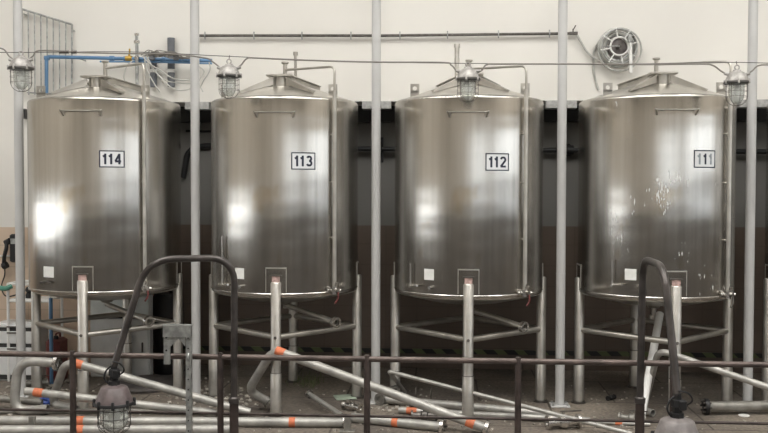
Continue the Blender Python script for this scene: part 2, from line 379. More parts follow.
# ------------------------------------------------------------------ tanks
R = .60; ZT, ZB = 2.440, .9105
TX = [-2.566, -1.054, .453, 1.948]; TR = [.61, .60, .60, .605]
LEGA = [.068, .057, -.02, .035]; NUM = ['114', '113', '112', '111']
PLATE = [(112, 159), (303.5, 161), (497.5, 162), (705, 159)]
STICK = [(48.5, 272), (239.5, 273.5), (429, 274.5), (630.5, 274.5)]
HAND = [(60, 101, 110.5), (254, 294.5, 112), (447.5, 488.5, 112), (656, 699, 109.5)]
VPIPE = [(144.5, 63.5), (334.5, 66.5), (525.5, 66), (729, 61.5)]
SIGHT = [None, (223, 236, 285), (411, 263, 286), (612.5, 260, 285)]
def shell_pt(px, py, i, r):
    d = ray(px, py); c = Vector((TX[i], 0)); o = Vector((CAM.x, CAM.y))-c; dd = Vector((d.x, d.y))
    A = dd.dot(dd); B = 2*o.dot(dd); C = o.dot(o)-r*r; D = max(B*B-4*A*C, 0)
    t = (-B-math.sqrt(D))/(2*A); p = CAM+d*t
    return math.atan2(p.x-TX[i], -p.y), p.z
def cylp(a, z, r): return Vector((r*math.sin(a), -r*math.cos(a), z))

def arc(cx, cy, rx, ry, a0, a1, n=12): return [(cx+rx*math.cos(math.radians(a0+(a1-a0)*k/n)), cy+ry*math.sin(math.radians(a0+(a1-a0)*k/n))) for k in range(n+1)]
GLYPH = {'1': [[(.02, -.5), (.02, .5)], [(.02, .33), (-.19, .22)]],
         '4': [[(.12, -.5), (.12, .5)], [(.11, .44), (-.24, -.20)], [(-.28, -.22), (.28, -.22)]],
         '2': [arc(0, .21, .22, .22, 170, -30, 12)+[(-.24, -.42)], [(-.27, -.42), (.28, -.42)]],
         '3': [arc(-.01, .22, .20, .20, 160, -90, 12), arc(-.01, -.20, .22, .22, 90, -160, 12)]}
def digit(ch, h, cx, a0, z0, r, m, parent):
    b = MB(); w = .20
    for path in GLYPH[ch]:
        n = len(path); L_ = []; R_ = []
        for k in range(n):
            (x0, y0), (x1, y1) = path[max(k-1, 0)], path[min(k+1, n-1)]; d = math.hypot(x1-x0, y1-y0); nx, ny = -(y1-y0)/d*w/2, (x1-x0)/d*w/2
            L_.append((path[k][0]+nx, path[k][1]+ny)); R_.append((path[k][0]-nx, path[k][1]-ny))
        P = [(max(-.33, min(.33, x)), max(-.5, min(.5, y))) for x, y in L_+R_]
        vs = [cylp(a0+(cx+x*h)/r, z0+y*h, r) for x, y in P]
        b.add(vs, [(k, n+k, n+k+1, k+1) for k in range(n-1)])
    return b.build('digit', m, parent, smooth=False)

def make_tank(i):
    n = NUM[i]; r = TR[i]
    desc = {'114': 'stainless steel storage tank numbered 114, left end of the row', '113': 'stainless steel storage tank numbered 113, second in the row',
            '112': 'stainless steel storage tank numbered 112, right of the 113 tank', '111': 'stainless steel storage tank with a faded 111 plate and pale splashes'}[n]
    t = thing('storage_tank', desc, 'tank', (TX[i], 0, 0), 'stainless tanks in a row')
    sh = 'shell_drip' if n == '111' else 'shell'
    kn = .026
    prof = [(r, ZB+.012)]+[(r, ZB+.02+(ZT-ZB-.02-kn)*k/10) for k in range(11)]
    prof += [(r-kn+kn*math.cos(a), ZT-kn+kn*math.sin(a)) for a in (PI/10, PI/5, .3*PI, .4*PI, .46*PI)]
    MB().lathe([(r-.012, ZB-.012), (r-.003, ZB-.004)]+prof, seg=128).build('shell', sh, t)
    MB().lathe([(r-kn, ZT), (r-kn-.004, ZT+.002), (.30, ZT+.092), (.10, ZT+.155), (.02, ZT+.168), (0, ZT+.168)], seg=96).build('roof', 'lid', t)
    MB().lathe([(r-.012, ZB-.010), (r-.02, ZB-.020), (.30, ZB-.085), (.06, ZB-.115), (.04, ZB-.135), (0, ZB-.135)], seg=64).build('bottom_cone', 'brace', t)
    # weld seam low on the shell rim
    MB().torus((0, 0, ZB+.016), r+.001, .005, seg=128, sub=6).build('rim_weld', 'bright', t)
    # legs, feet, pads
    la = LEGA[i]; LR = .595; legr = .039
    dirs = [la+k*PI/2 for k in range(4)]
    for k, a in enumerate(dirs):
        p = cylp(a, 0, LR+(.02 if k == 0 else 0)); ztop = 1.015
        leg = MB().lathe([(0, .012), (legr, .012), (legr, ztop-.004), (legr-.006, ztop+.004), (0, ztop+.006)], (p.x, p.y, 0), 24).build('leg', 'leg', t)
        MB().lathe([(legr+.001, .02), (legr+.004, .022), (legr+.004, .325), (legr+.001, .33)], (p.x, p.y, 0), 24).build('foot_sleeve', 'leg', leg)
        MB().lathe([(0, 0), (.06, 0), (.06, .01), (.045, .014), (0, .014)], (p.x, p.y, 0), 24).build('foot_pad', 'darksteel', leg)
        MB().torus((p.x, p.y, .328), legr+.003, .003, seg=24).build('joint_ring', 'darksteel', leg)
        MB().patch(a-.130, a+.130, ZB+.03, ZB+.212, r+.0005, .003).build('doubler_plate', sh, t)
        e = MB()
        for (a0, a1, z0, z1) in ((a-.134, a+.134, ZB+.209, ZB+.219), (a-.134, a-.125, ZB+.03, ZB+.212), (a+.125, a+.134, ZB+.03, ZB+.212)): e.patch(a0, a1, z0, z1, r+.001, .005, 6)
        e.build('weld_line', 'leg', t)
        if k == 0:
            MB().patch(a-.048, a+.048, 1.012, 1.065, r+.003, .012, 4).build('leg_label', 'pink', t)
            MB().box(cylp(a, 1.068, r+.012), (.09, .02, .007), Matrix.Rotation(a, 3, 'Z')).build('label_strip', 'darksteel', t)
    MB().cyl(cylp(la, .60, LR+.055), cylp(la, .60, LR+.07), .012).build('bolt', 'bright', t)
    zb = .595
    for k in range(4):
        p, q = cylp(dirs[k], zb, LR), cylp(dirs[(k+1) % 4], zb, LR); MB().cyl(p, q, .0235).build('brace', 'brace', t)
    # hub frame on the roof
    hy = -.19
    MB().lathe([(.062, ZT+.09), (.062, ZT+.185), (0, ZT+.185)], (0, hy, 0), 24).build('hub_neck', 'brace', t)
    MB().bbox((0, hy, ZT+.192), (.215, .17, .016), .004).build('hub_plate', 'lid', t)
    for sx, sy in ((-1, -1), (1, -1), (-1, 1), (1, 1)):
        if sy < 0: p0, p1, h0, h1 = Vector((sx*.06, hy-.05, ZT+.172)), Vector((sx*.29, hy-.20, ZT+.046)), .055, .012
        else: p0, p1, h0, h1 = Vector((sx*.05, hy+.09, ZT+.205)), Vector((sx*.25, hy+.42, ZT+.150)), .06, .04
        d = (p1-p0); w = Vector((d.y, -d.x, 0)).normalized()*.011; fl = Vector((d.y, -d.x, 0)).normalized()*.024; u = Vector((0, 0, 1))
        b = MB(); b.add([p0-w-u*h0, p0+w-u*h0, p0+w, p0-w, p1-w-u*h1, p1+w-u*h1, p1+w, p1-w], [(0, 1, 2, 3), (7, 6, 5, 4), (0, 4, 5, 1), (1, 5, 6, 2), (2, 6, 7, 3), (3, 7, 4, 0)])
        b.add([p0-fl, p0+fl, p1+fl, p1-fl, p0-fl+u*.007, p0+fl+u*.007, p1+fl+u*.007, p1-fl+u*.007], [(3, 2, 1, 0), (4, 5, 6, 7), (0, 1, 5, 4), (1, 2, 6, 5), (2, 3, 7, 6), (3, 0, 4, 7)])
        b.build('rib', 'brace', t, smooth=False)
    # centre stub with flange, feed line to the long upright pipe
    zs = ay(TX[i]*0+[104, 284, 468, 658][i], [61, 62, 60, 58][i], 0).z
    MB().lathe([(.017, ZT+.15), (.017, zs-.02), (.03, zs-.012), (.03, zs), (.015, zs), (.013, zs-.03)], seg=20).build('inlet_stub', 'brace', t)
    a, z = shell_pt(VPIPE[i][0], 200, i, r+.032); vp = cylp(a, 0, r+.032); ztop = ZT+.05; zv = .955
    pz = CAM.z+(189.4-VPIPE[i][1])/F*7.3
    zl = [ay(104, 68.5, 0).z, ay(284, 70, 0).z, ay(468, 69, 0).z, ay(658, 64.5, 0).z][i]
    top = Vector((vp.x, vp.y, 0))*1.0
    zk = ay(VPIPE[i][0], VPIPE[i][1], vp.y).z
    path = round_path([(0, 0, zl), (top.x, top.y, zk), (top.x, top.y, ztop-.02)], .05)
    MB().tube(path, .0095, 10).build('feed_pipe', 'brace', t)
    up = MB().tube([(vp.x, vp.y, zv), (vp.x, vp.y, ztop)], .0160, 16).build('level_pipe', 'leg', t)
    for zc in (1.35, 1.78, 2.15):
        MB().cyl(cylp(a, zc, r-.005), cylp(a, zc, r+.02), .008, seg=8).build('pipe_clip', 'brace', up)
    # bottom valve
    vb = MB(); vb.cyl((vp.x, vp.y, zv-.045), (vp.x, vp.y, zv+.012), .024); vb.cyl(cylp(a, zv-.01, r-.02), cylp(a, zv-.01, r+.075), .016)
    vb.cyl((vp.x-.055, vp.y, zv-.015), (vp.x+.055, vp.y, zv-.015), .013); vb.cyl(cylp(a, zv+.02, r+.05), cylp(a, zv+.05, r+.06), .012)
    valve = vb.build('valve', 'bright', t)
    MB().tube(round_path([(vp.x+.03, vp.y-.02, zv-.02), (vp.x+.035, vp.y-.03, zv-.075), (vp.x+.01, vp.y-.035, zv-.11)], .02), .0065, 8).build('valve_handle', 'red' if i != 3 else 'darksteel', valve)
    MB().torus((vp.x-.045, vp.y-.02, zv+.0), .014, .004, (0, 1, 0), 16, 6).build('valve_ring', 'bright', valve)
    # lifting lugs on the rim
    for sx in (-1, 1):
        b = MB(); lx, ly = sx*.43, -.27; z0 = ZT+.045; b.box((lx, ly, ZT+.035), (.07, .012, .05))
        o_ = 8; outer = []; inner = []
        for k in range(16):
            ang = 2*PI*k/16; cx_, cz_ = math.cos(ang), math.sin(ang); m_ = max(abs(cx_), abs(cz_))
            outer.append((cx_/m_*.035, cz_/m_*.035)); inner.append((cx_*.017, cz_*.017))
        vs = [(lx+x, ly+dy, z0+.035+z) for dy in (-.006, .006) for (x, z) in outer+inner]; fs = []
        for k in range(16):
            j = (k+1) % 16; fs += [(k, j, 16+j, 16+k), (32+k, 48+k, 48+j, 32+j), (k, 32+k, 32+j, j), (16+k, 16+j, 48+j, 48+k)]
        b.add(vs, fs); b.build('lifting_lug', 'brace', t, smooth=False)
    # handle bar near the top
    h0, h1, hyp = HAND[i]; (a0, z0), (a1, z1) = shell_pt(h0, hyp, i, r+.035), shell_pt(h1, hyp, i, r+.035)
    p, q = cylp(a0, z0, r+.038), cylp(a1, z0, r+.038); b = MB(); b.bbox((p+q)/2, ((q-p).length, .009, .009), .002, Matrix.Rotation(math.atan2(q.y-p.y, q.x-p.x), 3, 'Z'))
    for aa, pt in ((a0+.012, p), (a1-.012, q)):
        inn = cylp(aa, z0, r-.004); mid = (pt+inn)/2
        b.prism([(0, 0), ((pt-inn).length, 0), ((pt-inn).length, .008), (.004, -.04)], (pt-inn).normalized(), Z_, (pt-inn).normalized().cross(Z_), inn, .016)
    b.build('handle', 'brace', t, smooth=False)
    # number plate
    pa, pz_ = shell_pt(PLATE[i][0], PLATE[i][1], i, r); w, h = .190, .132; hw = w/2/r
    b = MB(); b.patch(pa-hw, pa+hw, pz_-h/2, pz_+h/2, r+.0005, .002)
    plate = b.build('number_plate', 'plate', t)
    bd = MB(); tb = .0085
    bd.patch(pa-hw, pa+hw, pz_+h/2-tb, pz_+h/2, r+.002, .0014); bd.patch(pa-hw, pa+hw, pz_-h/2, pz_-h/2+tb, r+.002, .0014)
    bd.patch(pa-hw, pa-hw+tb/r, pz_-h/2, pz_+h/2, r+.002, .0014, 1); bd.patch(pa+hw-tb/r, pa+hw, pz_-h/2, pz_+h/2, r+.002, .0014, 1)
    bd.build('plate_border', 'ink', plate)
    if n == '111':
        for dx, mm in ((-.050, 'faded'), (0, 'ink'), (.050, 'faded')): digit('1', .080, dx, pa, pz_, r+.004, mm, plate)
    else:
        for ch, dx in zip(n, (-.052, -.008, .045)): digit(ch, .082, dx, pa, pz_, r+.004, 'ink', plate)
    sa, sz = shell_pt(STICK[i][0], STICK[i][1], i, r); MB().patch(sa-.072 if i else sa-.09, sa+.072 if i else sa+.09, sz-.042, sz+.042, r+.0005, .0015).build('inspection_sticker', 'label', t)
    # drain line under the cone, open flange to the front right
    if i < 3:
        ends = [(149, 321.5), (336, 322.5), (524, 327)][i]; e = ay(ends[0], ends[1], -.44); e.x -= TX[i]
        zc = ZB-.12
        path = round_path([(0, 0, zc), (0, 0, e.z+.075), (e.x*.45, e.y*.45, e.z+.045), (e.x, e.y, e.z)], .06)
        dp = MB().tube(path, .021, 14, hollow=True).build('drain_pipe', 'brace', t)
        d = (Vector((e.x, e.y, e.z))-Vector(path[-2])).normalized()
        MB().pipe(e-d*.02, e+d*.012, .043, .026).build('drain_flange', 'bright', dp)
    else:
        MB().cyl((0, 0, ZB-.20), (0, 0, ZB-.12), .022).build('drain_pipe', 'brace', t)
        # slanting rod braced below the valve
        MB().pipe((.0, 0, ZB-.225), (0, 0, ZB-.195), .042, .02).build('drain_flange', 'brace', t)
    if SIGHT[i]:
        x, y0, y1 = SIGHT[i]; ga, gz0 = shell_pt(x, y1, i, r+.02); _, gz1 = shell_pt(x, y0, i, r+.02)
        b = MB(); b.tube(round_path([cylp(ga, gz1, r+.025), cylp(ga, gz0, r+.025), cylp(ga+.14, gz0+.01, r+.045)], .01), .0085, 10)
        b.cyl(cylp(ga, gz0, r-.01), cylp(ga, gz0, r+.035), .012); b.build('sight_tube', 'bright', t)
        MB().cyl(cylp(ga+.30, gz0-.0, r-.005), cylp(ga+.30, gz0, r+.03), .013).build('sample_tap', 'bright', t)
    else:
        ga, gz0 = shell_pt(41, 282.5, i, r+.02); gb, _ = shell_pt(51, 282, i, r+.02)
        MB().tube([cylp(ga, gz0, r+.02), cylp((ga+gb)/2, gz0+.012, r+.03), cylp(gb, gz0, r+.02)], .009, 8).build('sample_tap', 'darksteel', t)
        MB().cyl(cylp(ga, gz0, r-.005), cylp(ga, gz0, r+.025), .01).build('tap_stem', 'darksteel', t)
    # overflow vent standing on the back of the roof
    vent = {1: (295.5, 52, .0125, 'brace'), 2: (457, 44, .019, 'leg')}.get(i)
    if vent:
        p = ay(vent[0], vent[1], .30); x = p.x-TX[i]
        b = MB(); b.cyl((x, .30, ZT+.06), (x, .30, p.z), vent[2]); b.cyl((x, .30, p.z-.03), (x, .30, p.z), vent[2]+.008)
        if i == 2: b.cyl((x, .30, p.z-.16), (x, .30, p.z-.12), vent[2]+.003); 
        b.build('vent_pipe', vent[3], t)
    return t
tanks = [make_tank(i) for i in range(4)]
def copy_part(o, parent):
    c = o.copy(); COL.objects.link(c); c.parent = parent
    for ch in list(o.children):
        copy_part(ch, c)
t5 = tanks[2].copy(); COL.objects.link(t5); t5.location = (3.452, 0, 0)
t5['label'] = 'stainless steel storage tank past the right edge, only its left leg in view'
for ch in list(tanks[2].children):
    if not ch.name.startswith('number_plate'): copy_part(ch, t5)

# ------------------------------------------------------------------ pale steel columns
for i in range(5):
    x = -3.2446+1.4768*i; y = -.1417
    if i == 4: x -= .01
    w = ['left of the 114 tank', 'between the 114 and 113 tanks', 'between the 113 and 112 tanks', 'between the 112 and 111 tanks', 'right of the 111 tank'][i]
    t = thing('steel_column', 'tall pale grey round steel column standing '+w, 'column', (x, y, 0), 'pale grey columns along the tank row')
    MB().lathe([(0, .012), (.0365, .012), (.0365, ZC-.02), (0, ZC-.02)], seg=28).build('shaft', 'column', t)
    b = MB(); b.bbox((0, 0, .006), (.15, .15, .012), .003)
    bp = b.build('base_plate', 'column', t)
    for sx in (-1, 1):
        for sy in (-1, 1): MB().lathe([(0, .012), (.009, .012), (.009, .024), (0, .024)], (sx*.055, sy*.055, 0), 6).build('bolt', 'galv', bp)
    MB().torus((0, 0, 1.06), .0368, .0018, seg=28).build('weld_ring', 'column', t)
    MB().bbox((0, 0, ZC-.01), (.15, .15, .02), .003).build('head_plate', 'column', t)

# ------------------------------------------------------------------ guard railing in front
RYL = -2.20
def rail_pt(px, py): return ay(px, py, RYL)
pl, pr = rail_pt(0, 355.5), rail_pt(768, 363)
zr = (pl.z+pr.z)/2; pm = rail_pt(384, 416.5); zr2 = pm.z
t = thing('guard_railing', 'low brown tubular guard railing running across the foreground', 'railing', (0, RYL, 0))
MB().tube([(pl.x-1.2, 0, zr), (pr.x+1.2, 0, zr)], .0170, 14).build('top_rail', 'rusttop', t)
MB().tube([(pl.x-1.2, 0, zr2), (pr.x+1.2, 0, zr2)], .0085, 10).build('lower_rail', 'rust', t)
posts = [73, 220.5, 367, 518, 673]; xs = [rail_pt(p, 400).x for p in posts]; st = (xs[4]-xs[0])/4
for x in [xs[0]-st]+xs+[xs[4]+st]:
    p = MB().lathe([(0, 0), (.019, 0), (.019, zr+.008), (.015, zr+.024), (0, zr+.028)], (x, 0, 0), 14).build('post', 'rust', t)
    MB().lathe([(0, 0), (.055, 0), (.055, .008), (0, .008)], (x, 0, 0), 16).build('foot_plate', 'rust', p)

# ------------------------------------------------------------------ caged lamps
def cage(mb, r, z0, z1, n, wr, rings, bulge=0.0):
    def rad(t): return r*(1-.0*t) if t < .62 else r*math.sqrt(max(0, 1-((t-.62)/.38)**2*.92))
    for k in range(n):
        a = 2*PI*k/n; mb.tube([(rad(t)*math.cos(a), rad(t)*math.sin(a), z0+(z1-z0)*t) for t in [j/14 for j in range(15)]], wr, 6)
    for t in rings: mb.torus((0, 0, z0+(z1-z0)*t), rad(t), wr, seg=28, sub=6)
    mb.torus((0, 0, z1), rad(1), wr, seg=16, sub=6)
def lamp_parts(parent, S, capmat, big=False, loc=(0, 0, 0), knob=True):
    """well-glass lamp hanging down from its origin; S = flange radius"""
    k = S
    cap = MB().lathe([(0, -.0), (.28*k, -.0), (.36*k, -.06*k), (.60*k, -.10*k), (.68*k, -.16*k), (.90*k, -.72*k), (.95*k, -.88*k), (0, -.88*k)] if big else
                     [(0, 0), (.30*k, 0), (.34*k, -.10*k), (.60*k, -.22*k), (.78*k, -.50*k), (.93*k, -.85*k), (.93*k, -.92*k), (0, -.92*k)], seg=32 if big else 16).build('lamp_cap', capmat, parent)
    cap.location = loc
    zf = -.88*k if big else -.92*k
    MB().lathe([(0, zf), (1.0*k, zf), (1.03*k, zf-.05*k), (1.03*k, zf-.15*k), (.9*k, zf-.19*k), (0, zf-.19*k)], seg=32).build('flange', 'black' if big else 'wire', cap)
    nb = 8 if big else 6
    for j in range(nb):
        a = 2*PI*(j+.35)/nb; MB().lathe([(0, zf-.24*k), (.085*k, zf-.24*k), (.085*k, zf+.13*k), (.05*k, zf+.17*k), (0, zf+.17*k)], (1.0*k*math.cos(a), 1.0*k*math.sin(a), 0), 6).build('bolt', 'black' if big else 'cast', cap)
    g0 = zf-.19*k; gl = 1.38*k if big else 1.62*k; gr = .72*k if big else .60*k
    prof = [(gr*.95, g0), (gr, g0-.1*gl), (gr*.98, g0-.55*gl), (gr*.85, g0-.78*gl), (gr*.5, g0-.95*gl), (0, g0-gl)]
    inn = [(max(0, x-.035*k), z+(.035*k if j > 2 else 0)) for j, (x, z) in enumerate(prof)]
    MB().lathe(prof+inn[::-1], seg=28).build('globe', 'glass', cap)
    MB().lathe([(0, g0), (.2*k, g0), (.2*k, g0-.25*k), (.27*k, g0-.4*k), (.33*k, g0-.62*k), (.24*k, g0-.86*k), (0, g0-.95*k)], seg=16).build('bulb', 'white', cap)
    b = MB(); cage(b, (.84 if big else .86)*k, g0+.05*k, g0-gl-.14*k, 10 if big else 8, .020*k if big else .019*k, (.14, .42, .68) if big else (.12, .36, .6))
    b.build('cage', 'wire' if big else 'darksteel', cap)
    for sx in (-1, 1):
        if not big: MB().cyl((sx*.5*k, 0, -.40*k), (sx*1.0*k, 0, -.28*k), .15*k, .12*k, 10).build('cable_gland', 'cast', cap)
    return cap
CY = -.80
LAMPS = [(21, 56, 82.5, 'hanging before the leftmost pale column', .092), (229, 64, 97, 'hanging over the left edge of the 113 tank', .088), (468, 67, 102.5, 'hanging in front of the 112 tank lid', .088), (737, 70, 103.5, 'hanging beside the top of the 111 tank', .088)]
lamp_tops = []
for px, py, pb, w, S in LAMPS:
    p = ay(px, py, CY); S *= 1.0
    t = thing('caged_lamp', 'small grey wire-caged glass lamp '+w, 'lamp', p, 'small caged lamps strung on the cable')
    lamp_parts(t, S, 'cast')
    MB().torus((0, 0, .018), .016, .005, (0, 1, 0), 16, 6).build('hanging_ring', 'cast', t)
    lamp_tops.append(p)
# messenger wire and looping cable
t = thing('lamp_cable', 'grey cable strung across the hall carrying the small caged lamps', 'cable', (0, CY, 0))
def cp(px, py, dy=0): v = ay(px, py, CY); return Vector((v.x, dy, v.z))
MB().tube(spline([cp(-60, 52, .02), cp(21, 52, .02), cp(130, 51.5, .02), cp(229, 56, .02), cp(350, 61, .02), cp(468, 63, .02), cp(600, 64, .02), cp(737, 62, .02), cp(830, 66, .02)]), .0028, 6).build('messenger_wire', 'wire', t)
MB().tube(spline([cp(-60, 46), cp(-10, 48), cp(3, 49), cp(9, 56), cp(13.5, 59.5)]), .0055, 8).build('cable', 'cable', t)
def ec(x, y): return cp(x, y, 0)
MB().tube(spline([ec(28.5, 59.5), ec(33, 56), ec(36, 51.5), ec(44, 50.5), ec(60, 51), ec(80, 52.5), ec(128, 53.5), ec(170, 54), ec(205, 58), ec(213, 62), ec(221, 68.5)]), .0055, 8).build('cable', 'cable', t)
MB().tube(spline([ec(236.5, 68.5), ec(241, 65), ec(247, 58.5), ec(256, 58), ec(300, 60), ec(370, 62), ec(442, 62.5), ec(451, 65), ec(456, 70), ec(460, 73.5)]), .0058, 8).build('cable', 'cable', t)
MB().tube(spline([ec(476, 73.5), ec(482, 70), ec(487, 64.5), ec(500, 64), ec(560, 64), ec(640, 64.5), ec(700, 64), ec(713, 65.5), ec(721, 71), ec(728, 75)]), .0058, 8).build('cable', 'cable', t)
MB().tube(spline([ec(745.5, 75), ec(752, 71), ec(759, 65.5), ec(775, 65), ec(830, 66)]), .0055, 8).build('cable', 'cable', t)
for (px, py, pb, w, S), p in zip(LAMPS, lamp_tops):
    if px in (229, 737): MB().tube([(p.x, 0, p.z+.03), (p.x, .02, cp(px, 55 if px == 229 else 61).z)], .003, 6).build('hook', 'wire', t)
for px in (66, 74, 62): q = cp(px, 52); MB().cyl((q.x-.02, 0, q.z), (q.x+.02, 0, q.z), .012).build('splice', 'darksteel', t)

# ------------------------------------------------------------------ foreground swan-neck lamp posts
def swan(name_label, post_px, y_sleeve, path_px, lamp_px, S, capm, armmat, rad):
    base = ay(post_px, 400, RYL-.055); t = thing('lamp_post', name_label, 'lamp post', (base.x, base.y, 0))
    pts = [Vector((base.x, base.y, ay(post_px, y_sleeve, base.y).z))]+[p for p in path_px]
    loc = [p-Vector((base.x, base.y, 0)) for p in pts]
    MB().tube([(0, 0, 0), (0, 0, loc[0].z+.01)], .0265, 16).build('lower_pole', 'rust', t)
    MB().lathe([(.026, loc[0].z-.02), (.030, loc[0].z-.015), (.030, loc[0].z+.012), (.020, loc[0].z+.02)], seg=16).build('joint_collar', 'armcol', t)
    MB().lathe([(0, 0), (.08, 0), (.08, .01), (0, .01)], seg=20).build('base_plate', 'rust', t)
    rp = round_path(loc, rad, 10); MB().tube(rp, .0198, 16).build('arm', armmat, t)
    e = loc[-1]-Vector((0, 0, .05))
    b = MB(); b.lathe([(0, .065), (.020, .062), (.020, .035), (.031, .032), (.033, .0), (.027, -.004), (.024, -.03), (.034, -.034), (.034, -.06), (0, -.06)], e, 8); b.bbox(e+Vector((.02, -.02, .01)), (.035, .04, .05), .006)
    b.build('swivel_joint', 'black', t)
    b = MB(); b.tube(spline([e+Vector(v) for v in ((.0, 0, .06), (-.038, -.01, .03), (-.052, -.012, -.01), (-.04, -.01, -.04), (-.02, 0, -.055))]), .005, 8)
    b.tube(spline([e+Vector(v) for v in ((.0, -.02, .08), (.045, -.03, .07), (.065, -.02, .03), (.02, 0, -.01))]), .0045, 8)
    b.build('lamp_lead', 'black', t)
    c = lamp_parts(t, S, capm, True, loc=e+Vector((0, 0, -.055)))
    return t
Yp = RYL-.055
q = lambda px, py, Y: ay(px, py, Y)
swan('brown swan-neck lamp post at the left, arm bent back over its caged lamp', 234, 400,
     [q(234.5, 257.5, Yp), q(147, 259.5, Yp-.10), q(114, 366, Yp-.16)], None, .110, 'lampcap', 'armcol', .16)
swan('brown swan-neck lamp post at the right, its arm reaching toward the viewer', 640, 400,
     [q(643, 258.5, Yp), q(664, 266.5, Yp-.45), q(677.5, 396, Yp-.62)], None, .120, 'lampcap2', 'armcol', .13)

# galvanised bracket frame clamped to the railing
t = thing('bracket_frame', 'galvanised perforated steel bracket frame standing before the railing at the left', 'frame', (ay(188.5, 400, -2.28).x, -2.28, 0))
def bl(px, py): v = ay(px, py, -2.28); return Vector((v.x-t.location.x, 0, v.z))
a = bl(188.5, 326); MB().box((0, 0, a.z/2), (.030, .004, a.z)).build('upright', 'galv', t, smooth=False)
fl = MB(); fl.box((.014, .014, a.z/2), (.004, .028, a.z)); fl.build('upright_flange', 'galv', t, smooth=False)
l, rr = bl(163, 325), bl(192.5, 325); MB().box(((l.x+rr.x)/2, .0, l.z), (rr.x-l.x, .05, .006)).build('top_plate', 'galv', t, smooth=False)
b = MB(); m1, m2 = bl(166, 336), bl(190, 336); b.box(((m1.x+m2.x)/2, -.022, l.z-.035), (rr.x-l.x-.01, .004, .062)); b.build('web_plate', 'galv', t, smooth=False)
b = MB(); c1, c2 = bl(167, 326), bl(167, 364); b.box((c1.x, 0, (c1.z+c2.z)/2), (.034, .022, c1.z-c2.z)); b.build('hanging_leg', 'galv', t, smooth=False)
b = MB(); b.prism([(0, 0), (.07, 0), (0, -.07)], X_, Z_, Y_, (c1.x+.017, -.01, l.z-.06), .004); b.prism([(0, 0), (-.05, 0), (0, -.06)], X_, Z_, Y_, (-.016, -.01, l.z-.06), .004); b.build('gusset', 'galv', t, smooth=False)
for k in range(14): MB().cyl((0, -.0025, a.z-.07-.06*k), (0, -.0055, a.z-.07-.06*k), .0045, seg=8).build('slot', 'dark', t)
for py in (337, 350): v = bl(167, py); MB().cyl((v.x, -.011, v.z), (v.x, -.016, v.z), .006, seg=8).build('slot', 'dark', t)
b = MB(); kz = bl(189, 357).z; b.torus((0, .02, kz), .028, .008, (1, 0, 0), 16, 6); b.build('clamp', 'galv', t)

# ------------------------------------------------------------------ loose pipes on the floor
def flange(t, e, d, r, th=.012, m='bright', nb=4, ri=None):
    d = Vector(d).normalized(); f = MB().pipe(e-d*th, e+d*th, r, ri or r*.5, 24).build('flange', m, t)
    u = d.orthogonal().normalized(); w = d.cross(u)
    for k in range(nb): a = 2*PI*(k+.5)/nb; c = e+(u*math.cos(a)+w*math.sin(a))*r*.78; MB().cyl(c-d*(th+.008), c+d*(th+.008), .007, seg=6).build('bolt', 'darksteel', f)
def loose(label, pts, r, m='pipe', rad=.08, tape=(), fl=(), group=None, name='steel_pipe', seg=16, cat='pipe', taper=None):
    pts = [Vector(p) for p in pts]; o = pts[0].copy(); o.z = 0
    path = round_path(pts, rad, 8); t = thing(name, label, cat, o, group)
    L_ = [p-o for p in path]
    MB().tube(L_, r, seg, hollow=True).build('tube', m, t)
    for (i0, f, ln) in tape:                                    # tape wound on the straight run i0 at fraction f
        a, b = pts[i0]-o, pts[i0+1]-o; c = a.lerp(b, f); d = (b-a).normalized(); MB().pipe(c-d*ln/2, c+d*ln/2, r+.0015, r-.002).build('orange_tape', 'orange', t)
    for e in fl:
        if e == 0: flange(t, L_[0], L_[0]-L_[1], r*1.75)
        else: flange(t, L_[-1], L_[-1]-L_[-2], r*1.75)
    return t
G = az
# long straight runs at the front
loose('long steel pipe on the floor, front row at the left, with orange tape', [G(-30, 430.5, .036), G(238, 429.5, .036)], .035, tape=((0, .41, .05),))
loose('long steel pipe on the floor behind the front row at the left', [G(-30, 420.5, .036), G(345, 422.5, .036)], .035, tape=((0, .295, .06), (0, .86, .045)), fl=(1,))
loose('steel pipe on the floor with orange tape, ending in a flange mid picture', [G(352, 417.5, .036), G(443, 427, .036)], .035, tape=((0, .49, .045),), fl=(1,))
loose('thin steel pipe on the floor behind the long pipes at the left', [G(-30, 411.5, .022), G(140, 411, .022), G(222, 412.5, .022)], .02, 'pipe_dull')
# hooked pipes
loose('steel pipe with a hooked flanged end and orange tape, leaning by the 113 tank leg', [G(269, 402, .065), ay(248, 391, -.50), ay(273.5, 349.5, -.72), G(486, 428.5, .04)], .034, rad=.11, tape=((2, .035, .07), (2, .93, .06)), fl=(0, 1))
loose('steel pipe with a hooked end propped left of the caged lamp', [G(76, 409, .04), G(51, 404, .04), ay(66, 360.5, -.78), G(250, 412.5, .04)], .032, rad=.12, tape=((2, .07, .06),))
c0 = G(38, 409.5, .04)
loose('wide U-bend steel pipe standing at the lower left', [ay(57, 363, c0.y), ay(18, 360, c0.y), ay(13.5, 412, c0.y), ay(48, 409, c0.y)], .036, rad=.19, fl=(0,))
loose('steel pipe with a rounded end and orange tape at the lower left', [ay(25.5, 391, -.97), ay(130, 403.5, -1.0), G(215, 413, .034)], .030, tape=((0, .13, .07),), rad=.05)
loose('grey steel pipe entering at the lower left edge beneath the U-bend', [G(-30, 396, .10), G(42, 402.5, .05)], .027, 'pipe_dull')
loose('short steel pipe with a flared flange lying under the 113 tank', [ay(309, 394, -.25), G(342, 415.5, .03)], .020, fl=(0,), rad=.02)
loose('pale steel pipe lying on the floor under the 112 tank', [G(383, 399, .045), G(545, 413.5, .045)], .032, 'pipe')
loose('dull steel pipe with orange tape lying before the 112 tank', [G(399, 410, .03), G(590, 420.5, .03)], .024, 'pipe', tape=((0, .07, .08),))
